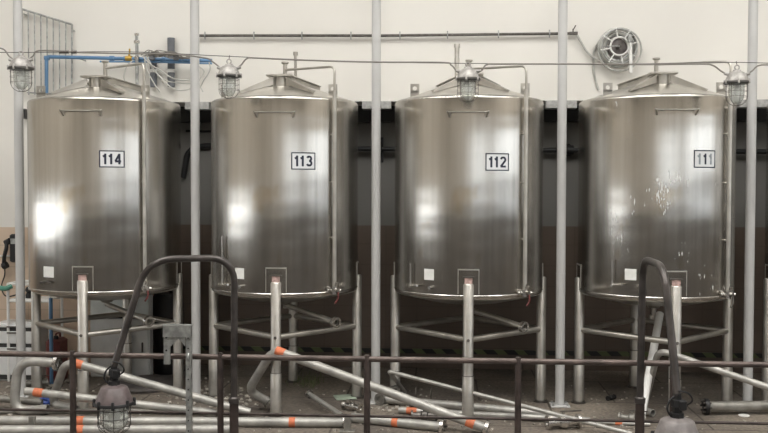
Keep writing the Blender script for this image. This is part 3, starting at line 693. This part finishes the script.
loose('thin pale pipe slanting from beneath the 112 tank', [G(405, 392, .02), ay(389, 371.5, -.38), G(632, 434, .02)], .0165, 'pipe', rad=.03)
loose('curved steel pipe bending over and slanting to the right edge', [G(645, 404, .03), ay(658.5, 349.5, -.62), ay(790, 395, -1.0)], .024, 'pipe', rad=.10)
loose('pale diagonal pipe leaning up to the drain of the 111 tank', [G(641, 418, .04), ay(660, 313.5, -.05)], .030, 'white', seg=18)
t = loose('heavy dark-flanged steel pipe lying under the pale column at the right', [G(708, 406.5, .062), G(800, 405.5, .062)], .040, 'pipe_dull')
wo = Vector((0, 0, .062)); wh_ = MB().pipe(wo-X_*.028, wo, .062, .028, 24).build('end_flange', 'black', t)
for k in range(8): a = 2*PI*k/8; MB().cyl(wo+Vector((-.045, math.cos(a)*.048, math.sin(a)*.048)), wo+Vector((.015, math.cos(a)*.048, math.sin(a)*.048)), .009, seg=6).build('bolt', 'darksteel', wh_)
loose('thin upright grey rod standing behind the right lamp', [G(669.5, 414, .0), ay(670, 358, G(669.5, 414, 0).y)], .011, 'pipe', name='steel_rod', cat='rod', seg=10)
loose('thin pipe with a blue and orange end on the floor at the right', [G(596, 422, .016), G(650, 424.5, .016)], .014, 'pipe', tape=((0, .42, .05),))
loose('pair-shaped short pipe stub lying at the foot of the leaning pipe', [G(640, 409, .03), G(653, 413, .03)], .028, 'pipe')
# small upright studs on a pipe under tank 112
for px, w in ((416, 'left'), (431, 'right')):
    p = G(px, 404, .0); o = MB().cyl((0, 0, 0), (0, 0, .14), .006, .003, 8).build('upright_rod', 'bright', off=None); o.location = (p.x, p.y, 0)
    tag(o, 'short bright rod standing up under the 112 tank, the %s one of two' % w, 'rod', 'short rods under the 112 tank')
# rack posts under the long rows
for px, w in ((24.5, 'at the lower left edge'), (345.5, 'at the end of the rear long pipe')):
    p = G(px, 436, 0); t = thing('pipe_rest', 'short steel rest holding the long pipes '+w, 'stand', (p.x, p.y+.12, 0), 'steel rests beside the long pipes')
    MB().bbox((0, 0, .055), (.045, .03, .11), .004).build('post', 'pipe_dull', t); MB().bbox((0, 0, .004), (.11, .07, .008), .002).build('foot', 'pipe_dull', t)
# valves and fittings
def fitting(label, px, py, rot, s=1.0, m='bright', group='loose valves and fittings on the floor'):
    p = G(px, py, 0); t = thing('pipe_valve', label, 'valve', (p.x, p.y, 0), group); t.rotation_euler = (0, 0, rot); t.scale = (s, s, s)
    MB().lathe([(0, -.10), (.028, -.10), (.028, -.03), (.040, -.02), (.042, .02), (.028, .03), (.028, .10), (0, .10)], (0, 0, .045), 20, X_).build('body', m, t)
    for x in (-.10, .10): MB().pipe((x-.008, 0, .045), (x+.008, 0, .045), .045, .022).build('flange', m, t)
    MB().cyl((0, 0, .06), (0, 0, .11), .01).build('stem', m, t)
    h = MB(); h.bbox((.05, 0, .112), (.14, .018, .008), .003); h.build('lever', 'darksteel', t)
fitting('bright flanged valve lying on the floor right of centre', 563, 429, .25, 1.15)
fitting('flanged valve lying at the base of the column between the 113 and 112 tanks', 388, 403, 1.0, 1.1, 'pipe_dull')
fitting('small bright elbow valve under the right side of the 113 tank', 352, 411, -.6, .8)
fitting('dark valve lying behind the flanged pipe end near centre', 424, 421, .1, .9, 'darksteel')
fitting('grey valve on the floor beside the leaning pale pipe', 632, 424, -.3, .9, 'pipe_dull')
fitting('small valve lying on the rubble by the U-bend', 36, 388, .5, .9, 'pipe_dull')
fitting('small dark fitting on the floor between the 112 and 111 tanks', 611, 400, .8, .45, 'black')
# odds and ends
p = G(345, 398, 0); o = MB().bbox((0, 0, .006), (.17, .16, .012), .003, Matrix.Rotation(.3, 3, 'Z')).build('floor_tile', 'tile'); o.location = p; tag(o, 'loose pale green tile lying behind the railing near the 113 tank', 'tile')
p = G(744, 416, 0); o = MB().lathe([(0, 0), (.04, 0), (.043, .006), (.036, .010), (0, .008)], seg=24).build('lid', 'white'); o.location = p; tag(o, 'small round white lid on the floor at the lower right', 'lid')
p = G(147, 386, 0); o = MB().lathe([(0, 0), (.30, 0), (.31, .02), (.30, .04), (.05, .045), (0, .045)], seg=40).build('round_slab', 'stone'); o.location = (p.x, p.y, 0); tag(o, 'dark round slab lying under the right side of the 114 tank', 'slab')
o = MB().tube(spline([G(40, 401, .03), G(45, 398.5, .05), G(50, 401, .03), G(47, 403.5, .03), G(41, 402.5, .04)]), .02, 8).build('rag', 'bluecloth'); tag(o, 'crumpled blue rag on the floor at the lower left', 'rag')
# stones one can count, then fine rubble as one object
rb = MB()
for k in range(560):
    if k < 150: px, py = random.gauss(210, 22), random.gauss(397, 8)
    elif k < 210: px, py = random.gauss(40, 22), random.gauss(388, 8)
    elif k < 260: px, py = random.gauss(390, 14), random.gauss(406, 4)
    else: px, py = random.uniform(0, 768), random.uniform(384, 432)
    py = max(379, min(432, py)); p = G(px, py, 0); s = random.uniform(.005, .013) if k > 260 else random.uniform(.007, .022); a = random.random()*3
    rb.box((p.x, p.y, s*.35), (s*1.6, s*1.2, s*.8), Matrix.Rotation(a, 3, 'Z') @ Matrix.Rotation(.4, 3, 'X'))
o = rb.build('rubble', 'rubble', smooth=False); tag(o, 'fine grit and broken rubble strewn over the floor beneath the tanks', 'rubble', kind='stuff')
wd = MB()
for k in range(110):
    px, py = random.gauss(306, 9), random.gauss(383, 3); p = G(px, py, 0); h = random.uniform(.03, .12); dx, dy = random.gauss(0, .03), random.gauss(0, .03); w = .003
    wd.add([(p.x-w, p.y, 0), (p.x+w, p.y, 0), (p.x+dx, p.y+dy, h)], [(0, 1, 2)])
o = wd.build('dry_grass', 'weed', smooth=False); tag(o, 'tuft of thin dry weeds growing by the rear leg of the 113 tank', 'weeds', kind='stuff')

# ------------------------------------------------------------------ upper wall fittings
PY = WY-.045
a, b_ = ay(196, 35.5, PY), ay(572, 34.8, PY)
t = thing('wall_pipe', 'thin dark pipe clipped high along the white wall', 'pipe', (0, PY, 0))
def wl(px, py, Y=0): v = ay(px, py, PY+Y); return Vector((v.x, Y, v.z))
MB().tube([wl(193, 35.6), wl(384, 35.6), wl(576, 33.4)], .0125, 12).build('pipe', 'darksteel', t)
for px in (205, 254, 302, 351, 400, 447.5, 498.5, 549.5):
    v = wl(px, 35.6 if px < 400 else 35.6-2.2*(px-384)/192)
    k = MB(); k.torus(v, .018, .006, X_, 14, 6); k.cyl(v, v+Y_*.045, .006, seg=8); k.cyl(v-Z_*.02, v-Z_*.034, .006, seg=8); k.cyl(v+Z_*.02, v+Z_*.034, .006, seg=8); k.build('pipe_clip', 'galv', t)
v = wl(573, 33.4); k = MB(); k.cyl(v-X_*.03, v+X_*.04, .015); k.cyl(v, v+Z_*.04, .006); k.bbox(v+Vector((.012, 0, .05)), (.010, .012, .05), .003, Matrix.Rotation(.5, 3, 'Y')); k.build('end_valve', 'darksteel', t)
o = MB().tube(spline([wl(577, 35)+Y_*PY, wl(581, 42)+Y_*PY, wl(588, 53)+Y_*PY, wl(596, 59)+Y_*(PY-.02), wl(606, 60)+Y_*(PY-.05), wl(612, 62)+Y_*(PY-.06)]), .011, 10).build('hose', 'greyhose'); tag(o, 'grey hose hanging from the end valve of the wall pipe to the reel', 'hose')
# hose reel
RC = ay(618.5, 47, WY-.10); t = thing('hose_reel', 'round wall-mounted reel wound with grey hose above the 111 tank', 'hose reel', RC)
px_m = 7.9/F
Rr = 19*px_m
for k, (rr_, y) in enumerate(((.165, .03), (.150, -.03), (.135, .02), (.122, -.01), (.108, .03), (.155, 0), (.14, .05))):
    MB().torus((random.uniform(-.004, .004), y, random.uniform(-.01, .002)), rr_, .010, Y_, 40, 8).build('hose_coil', 'greyhose' if k % 2 else 'galv', t)
MB().torus((.012, 0, -.022), .185, .0085, Y_, 40, 8).build('hose_loop', 'greyhose', t)
MB().lathe([(0, -.012), (.072, -.012), (.085, -.006), (.085, .006), (0, .006)], (0, .06, 0), 32, Y_).build('drum', 'lampcap2', t)
MB().torus((0, -.045, 0), .078, .008, Y_, 32, 8).build('inner_ring', 'white', t); MB().torus((0, -.045, 0), .15, .006, Y_, 40, 8).build('outer_ring', 'galv', t)
for k in range(8):
    a = 2*PI*k/8+.2; MB().tube([(.078*math.cos(a), -.045, .078*math.sin(a)), (.165*math.cos(a), -.045, .165*math.sin(a))], .006, 8).build('spoke', 'white', t)
MB().cyl((0, -.045, 0), (0, .1, 0), .016).build('axle', 'darksteel', t); MB().tube([(-.15, -.05, .0), (.0, -.05, 0)], .005, 8).build('crank', 'galv', t)
o = MB().tube(spline([ay(600, 40, WY-.06), ay(594, 52, WY-.012), ay(593.5, 66, WY-.010), ay(595, 78, WY-.010), ay(598.5, 90, WY-.012)]), .010, 10).build('hose', 'greyhose'); tag(o, 'grey hose tail hanging below the left side of the wall reel', 'hose')
GP = ay(630, 34.5, WY-.17); t = thing('spray_gun', 'white spray gun hanging on the right of the hose reel', 'spray gun', GP)
MB().bbox((0, 0, -.035), (.036, .03, .07), .008).build('body', 'galv', t); MB().cyl((.004, 0, -.07), (.012, 0, -.33), .013, .016, 12).build('lance', 'white', t); MB().bbox((.024, 0, -.02), (.03, .02, .015), .004).build('trigger', 'darksteel', t)
MB().tube([(0, .0, .0), (0, .10, .0), (0, .17, .0)], .005, 8).build('hanger', 'galv', t)

# sloping bar guard at the left
t = thing('bar_guard', 'grey vertical bar guard with a sloping top rail high on the left wall', 'guard rail', (0, WY-.05, 0))
def gl(px, py): v = ay(px, py, WY-.05); return Vector((v.x, 0, v.z))
A, B, C_, D_ = gl(22, 9), gl(72, 24.5), gl(27, 92.5), gl(71.5, 95)
MB().tube([A, B], .010, 10).build('top_rail', 'galv', t); MB().tube([C_, D_], .007, 8).build('bottom_rail', 'galv', t)
for k in range(9):
    f = k/8; px = 22+(72-22)*f; ty = 9+15.5*f; MB().tube([gl(px, ty), gl(px*.985+1, 95)], .0065 if k < 8 else .010, 8).build('bar', 'galv', t)
for v in (gl(72, 30), gl(72, 88), gl(24, 14)): MB().cyl(v, v+Y_*.05, .008, seg=8).build('wall_fixing', 'galv', t)

# blue water line
t = thing('water_pipe', 'blue plastic water pipe running along the wall above the 114 tank', 'pipe', (0, WY-.13, 0))
def bb(px, py, dY=0): v = ay(px, py, WY-.13+dY); return Vector((v.x, dY, v.z))
MB().tube(round_path([bb(46.5, 93), bb(46.5, 56.8), bb(212, 60.5)], .03), .0165, 14).build('pipe', 'blue', t)
MB().tube([bb(100, 61.5), bb(150, 61.8), bb(212, 63.5)], .009, 10).build('branch_pipe', 'blue', t)
for px, py in ((47, 58), (112, 58.2), (126, 58.6), (152, 59), (164, 59.3), (180, 59.6), (186, 59.8)):
    v = bb(px, py); MB().cyl(v-X_*.02, v+X_*.02, .022, seg=16).build('coupling', 'blue', t)
for px in (80, 145, 205): v = bb(px, 57.6+px*.015); MB().cyl(v, v+Y_*.13, .007, seg=8).build('pipe_clip', 'galv', t)
v = bb(129, 58.5); k = MB(); k.cyl(v-X_*.03, v+X_*.03, .024); k.cyl(v, v+Z_*.05, .008); k.build('valve_body', 'brass', t)
MB().bbox(v+Z_*.055+X_*.006, (.014, .014, .07), .004).build('valve_lever', 'brass', t)
p = ay(137, 81, WY-.17); t = thing('riser_pipe', 'bright metal riser with a union fitting above the 114 tank', 'pipe', p)
zt = ay(137, 33.5, WY-.17).z-p.z; z1 = ay(137, 42, WY-.17).z-p.z
MB().cyl((0, 0, -.1), (0, 0, zt), .014).build('tube', 'galv', t); MB().cyl((0, 0, z1-.012), (0, 0, z1+.012), .026).build('union', 'bright', t); MB().cyl((0, 0, zt-.02), (0, 0, zt), .02).build('cap', 'bright', t)
MB().cyl((0, 0, z1-.16), (0, 0, z1-.13), .022).build('coupling', 'bright', t); MB().tube([(0, 0, z1-.15), (0, .17, z1-.15)], .006, 8).build('wall_fixing', 'galv', t)
for px, y0, y1, w, r_ in ((171.3, 38, 87, 'tall dark grey plastic pipe section standing against the wall left of the column', .033), (153.5, 55, 87, 'shorter dark grey plastic pipe section left of the taller one', .031)):
    p, q_ = ay(px, y1, WY-.05), ay(px, y0, WY-.05); t = thing('grey_pipe', w, 'pipe', p)
    MB().pipe((0, 0, 0), (0, 0, q_.z-p.z), r_, r_-.006, 24).build('tube', 'greypvc', t)
    MB().pipe((0, 0, .13), (0, 0, .16), r_+.002, r_-.001).build('white_band', 'white', t); MB().cyl((0, 0, .1), (0, .05, .1), .01).build('wall_fixing', 'galv', t)
hoses = [([(133, 60), (127, 66), (124, 76), (125, 82)], 'white thin hose drooping left of the metal riser'), ([(144, 56), (147, 70), (155, 85), (160, 92)], 'white thin hose falling from the wire bundle to the tank roof'),
 ([(146, 56), (152, 68), (165, 80), (180, 83), (200, 84)], 'upper white hose looping from the wire bundle to the column'), ([(147, 57), (156, 72), (172, 88), (186, 90), (200, 84)], 'lower white hose looping beneath the grey pipe section'),
 ([(143, 57), (150, 64), (160, 70), (175, 79), (196, 80)], 'white hose swagged above the others beside the column'), ([(199, 66), (204, 72), (199, 82), (203, 92)], 'thin white lead hanging right of the column'),
 ([(209, 62), (210, 70), (204, 80), (200, 88)], 'grey lead curling from the end of the blue pipe')]
for k, (pp, w) in enumerate(hoses):
    o = MB().tube(spline([ay(x, y, WY-.19-.012*k if k < 5 else WY-.152) for x, y in (pp)]), .0055, 8).build('hose', 'whitehose' if k != 6 else 'greyhose'); tag(o, w, 'hose')
k = MB()
for j in range(11): k.tube(spline([ay(141+j*1.5, 55+random.uniform(-2, 3), WY-.20), ay(149+j, 52+random.uniform(-2, 4), WY-.205-.006*j), ay(157+j, 54+random.uniform(-3, 3), WY-.21), ay(166+j, 55+random.uniform(-3, 4), WY-.20-.005*j), ay(176+j, 56+random.uniform(-2, 3), WY-.20), ay(192, 57+random.uniform(-2, 2), WY-.19)]), .0038, 6)
o = k.build('wire_bundle', 'cable'); tag(o, 'tangled bundle of grey wires above the grey pipe sections', 'cables', kind='stuff')
for px, w in ((152, 'left'), (176, 'right')):
    v = ay(px, 57.5, WY-.20); o = MB().bbox((0, 0, 0), (.05, .03, .05), .006).build('junction_box', 'greypvc'); o.location = v; tag(o, 'small grey junction box on the wire bundle, %s one' % w, 'junction box', 'junction boxes on the wire bundle')

# black service pipe in the recess, its fittings
py_ = RY-.09
def bq(px, py): v = ay(px, py, py_); return Vector((v.x, 0, v.z))
t = thing('service_pipe', 'black service pipe running along the shaded recess behind the tanks', 'pipe', (0, py_, 0))
MB().tube([bq(330, 148.5), bq(800, 152)], .024, 14).build('pipe', 'blackpipe', t)
for px in (568, 380): v = bq(px, 150); MB().torus(v, .05, .012, X_ if px != 568 else Vector((1, -1, 0)), 20, 8).build('hand_wheel', 'black', t); 
for px in (365, 405, 550, 590, 755): v = bq(px, 150); MB().cyl(v, v+Y_*.091, .012, seg=8).build('wall_clip', 'black', t)
v = bq(568, 150); MB().cyl(v-X_*.05, v+X_*.05, .045).build('valve_body', 'black', t)
v = bq(382, 150); MB().cyl(v-Z_*.12, v+Z_*.12, .014).build('drop_pipe', 'black', t)
o = MB().tube(spline([ay(183, 178, RY-.027), ay(185, 168, RY-.027), ay(187, 156, RY-.027), ay(192, 149.5, RY-.027), ay(200, 146.5, RY-.027), ay(240, 145, RY-.027)]), .028, 12).build('rubber_hose', 'black'); tag(o, 'black rubber hose hooked over in the recess behind the 113 tank', 'hose')
o = MB().tube([ay(186, 131, RY-.011), ay(245, 131.5, RY-.011)], .012, 10).build('recess_conduit', 'black'); tag(o, 'thin black conduit above the rubber hose in the recess', 'conduit')
v = ay(25.5, 114, WY-.05); o = MB().bbox((0, 0, 0), (.03, .10, .09), .006).build('junction_box', 'black'); o.location = v; tag(o, 'small black box on the wall behind the leftmost column', 'junction box')

# ------------------------------------------------------------------ things by the left wall
ip = ay(15, 262, LY-.05); t = thing('wall_telephone', 'black wall telephone with a handset hanging at the left edge', 'telephone', ip)
H = ay(15, 234, LY-.05).z-ip.z; MB().bbox((.01, 0, H/2), (.09, .08, H), .012).build('body', 'black', t)
hs = MB(); hs.tube(spline([(-.09, -.03, -.01), (-.075, -.05, .06), (-.055, -.05, .14), (-.07, -.03, .20)]), .018, 10); hs.cyl((-.10, -.03, -.04), (-.06, -.03, -.02), .032); hs.cyl((-.075, -.03, .175), (-.03, -.03, .20), .028); hs.build('handset', 'black', t)
MB().tube(spline([(-.09, -.02, -.03), (-.10, 0, -.12), (-.13, 0, -.22), (-.11, 0, -.30), (-.06, 0, -.32), (.02, .02, -.30)]), .006, 8).build('cord', 'black', t)
MB().bbox((.01, -.042, H*.75), (.06, .006, .05), .002).build('dial_panel', 'galv', t)
o = MB().tube([ay(-25, 256, LY-.02), ay(16.5, 256, LY-.02)], .008, 8).build('wall_conduit', 'white'); tag(o, 'thin white conduit on the tan wall beneath the telephone', 'conduit')
TY = .42
o = MB().tube(spline([ay(-20, 284, TY), ay(-4, 287, TY), ay(5, 288.5, TY-.03), ay(12, 286, TY)]), .022, 12).build('green_hose', 'greenhose'); tag(o, 'green hose draped behind the white tube frame at the left edge', 'hose')
t = thing('tube_frame', 'white tubular frame stand between the leftmost column and the wall', 'stand', (ay(8, 300, TY).x, TY, 0))
x0 = 0; x1 = ay(50, 300, TY).x-t.location.x; zt_ = ay(8, 284, TY).z; zm = ay(8, 301, TY).z
for x in (x0, x1):
    for y in (0, .25): MB().tube([(x, y, 0), (x, y, zt_)], .013, 10).build('leg', 'white', t)
MB().tube(round_path([(x0, 0, zt_), (x1, 0, zt_), (x1, .25, zt_), (x0, .25, zt_), (x0, 0, zt_+.0001)], .01), .013, 10).build('top_frame', 'white', t)
for y in (0, .25): MB().tube([(x0, y, zm), (x1, y, zm)], .011, 10).build('cross_bar', 'white', t)
MB().bbox(((x0+x1)/2, .125, zm+.012), (x1-x0-.02, .24, .01), .002).build('shelf', 'white', t)
for k, (px, m_, w) in enumerate(((29, 'black', 'black fitting on the shelf of the white tube frame'), (35, 'white', 'white fitting beside the black one on the tube frame shelf'))):
    v = ay(px, 298, TY+.1); t2 = thing('pump_fitting', w, 'fitting', (v.x, TY+.10, zm+.017)); MB().lathe([(0, 0), (.03, 0), (.03, .03), (.018, .05), (.035, .07), (.02, .10), (0, .10)], seg=14).build('body', m_, t2); MB().torus((0, 0, .085), .03, .006, (1, .4, 0), 16, 6).build('handle', 'black' if k else 'bright', t2)
def cabinet(label, a, b_, yt, yb, Y, dep, splits, m, name, group=None):
    p, q_ = ay(a, yt, Y), ay(b_, yt, Y); zt2 = p.z; t = thing(name, label, 'cabinet', ((p.x+q_.x)/2, Y+dep/2, 0), group); w = q_.x-p.x
    MB().bbox((0, 0, zt2/2), (w, dep, zt2), .008).build('body', m, t)
    zs = [zt2]+[ay(a, y, Y).z for y in splits]+[.04]
    for u, v in zip(zs[:-1], zs[1:]):
        if u-v < .03: continue
        MB().box((0, -dep/2-.003, v), (w-.01, .006, .05)).build('drawer_gap', 'dark', t); d = MB().bbox((0, -dep/2-.008, (u+v)/2), (w-.01, .016, u-v-.035), .004).build('drawer', m, t); MB().bbox((0, -dep/2-.02, u-.03), (w*.35, .014, .012), .003).build('handle', 'darksteel', d)
    return t
cabinet('pale grey drawer cabinet standing against the wall at the left', -6, 36, 323, 371, .68-.25, .25, [329, 345], 'box', 'drawer_cabinet')
# wide equipment cabinet beneath tank 114
p, q_ = ay(90, 291, .66), ay(150, 291, .66); w = q_.x-p.x; t = thing('equipment_cabinet', 'pale grey cabinet with a light glazed top behind the 114 tank legs', 'cabinet', ((p.x+q_.x)/2, .70, 0)); hz = p.z-.035
MB().bbox((0, 0, hz/2), (w, .09, hz), .006).build('body', 'box', t); zg = ay(100, 316, .66).z
MB().bbox((0, -.05, (hz+zg)/2), (w-.03, .012, hz-zg-.02), .003).build('glazed_panel', 'boxlight', t)
MB().bbox((0, -.05, zg-.01), (w, .014, .02), .003).build('black_strip', 'black', t); MB().bbox((0, -.05, (zg-.03)/2+.03), (w-.03, .012, zg-.09), .003).build('door', 'box', t)
MB().bbox((w*.38, -.062, zg*.5), (.012, .02, .09), .003).build('handle', 'darksteel', t)
# dark barrel
p = ay(167, 380, 1.0); t = thing('plastic_barrel', 'tall black plastic barrel in the shade between the 114 and 113 tanks', 'barrel', (ay(168, 330, .93).x, .93, 0)); zt3 = ay(165, 293, .93).z
MB().lathe([(0, 0), (.13, 0), (.14, .02), (.145, zt3*.3), (.14, zt3*.32), (.145, zt3*.34), (.145, zt3*.66), (.14, zt3*.68), (.145, zt3*.70), (.14, zt3-.03), (.12, zt3), (0, zt3)], seg=36).build('body', 'black', t)
MB().lathe([(0, zt3), (.035, zt3), (.035, zt3+.025), (0, zt3+.025)], (.05, 0, 0), 16).build('bung', 'black', t)
p = ay(51, 320, .30); o = MB().tube([(p.x, .30, 0), (p.x, .30, ay(51, 298, .30).z)], .016, 12).build('blue_standpipe', 'blue'); tag(o, 'blue upright pipe beneath the left side of the 114 tank', 'pipe')
p = ay(57, 366, .45); t = thing('jerry_can', 'dark red jerry can beneath the 114 tank', 'jerry can', (p.x, .45, 0)); zj = ay(57, 338, .45).z
MB().bbox((0, 0, zj/2), (.13, .20, zj), .02).build('body', 'red', t); MB().cyl((.02, -.06, zj), (.02, -.06, zj+.03), .02).build('cap', 'black', t); MB().tube(round_path([(0, -.02, zj-.005), (0, -.02, zj+.04), (0, .07, zj+.04), (0, .07, zj-.005)], .02), .009, 8).build('handle', 'red', t)

# ------------------------------------------------------------------ world and view
w = bpy.data.worlds.new('world'); scene.world = w; w.use_nodes = True
w.node_tree.nodes['Background'].inputs[0].default_value = (.8, .88, 1, 1); w.node_tree.nodes['Background'].inputs[1].default_value = .3
vs = scene.view_settings; vs.view_transform = 'Standard'; vs.look = 'None'; vs.exposure = 0.0; vs.gamma = 1
try: vs.use_curve_mapping = False
except Exception: pass
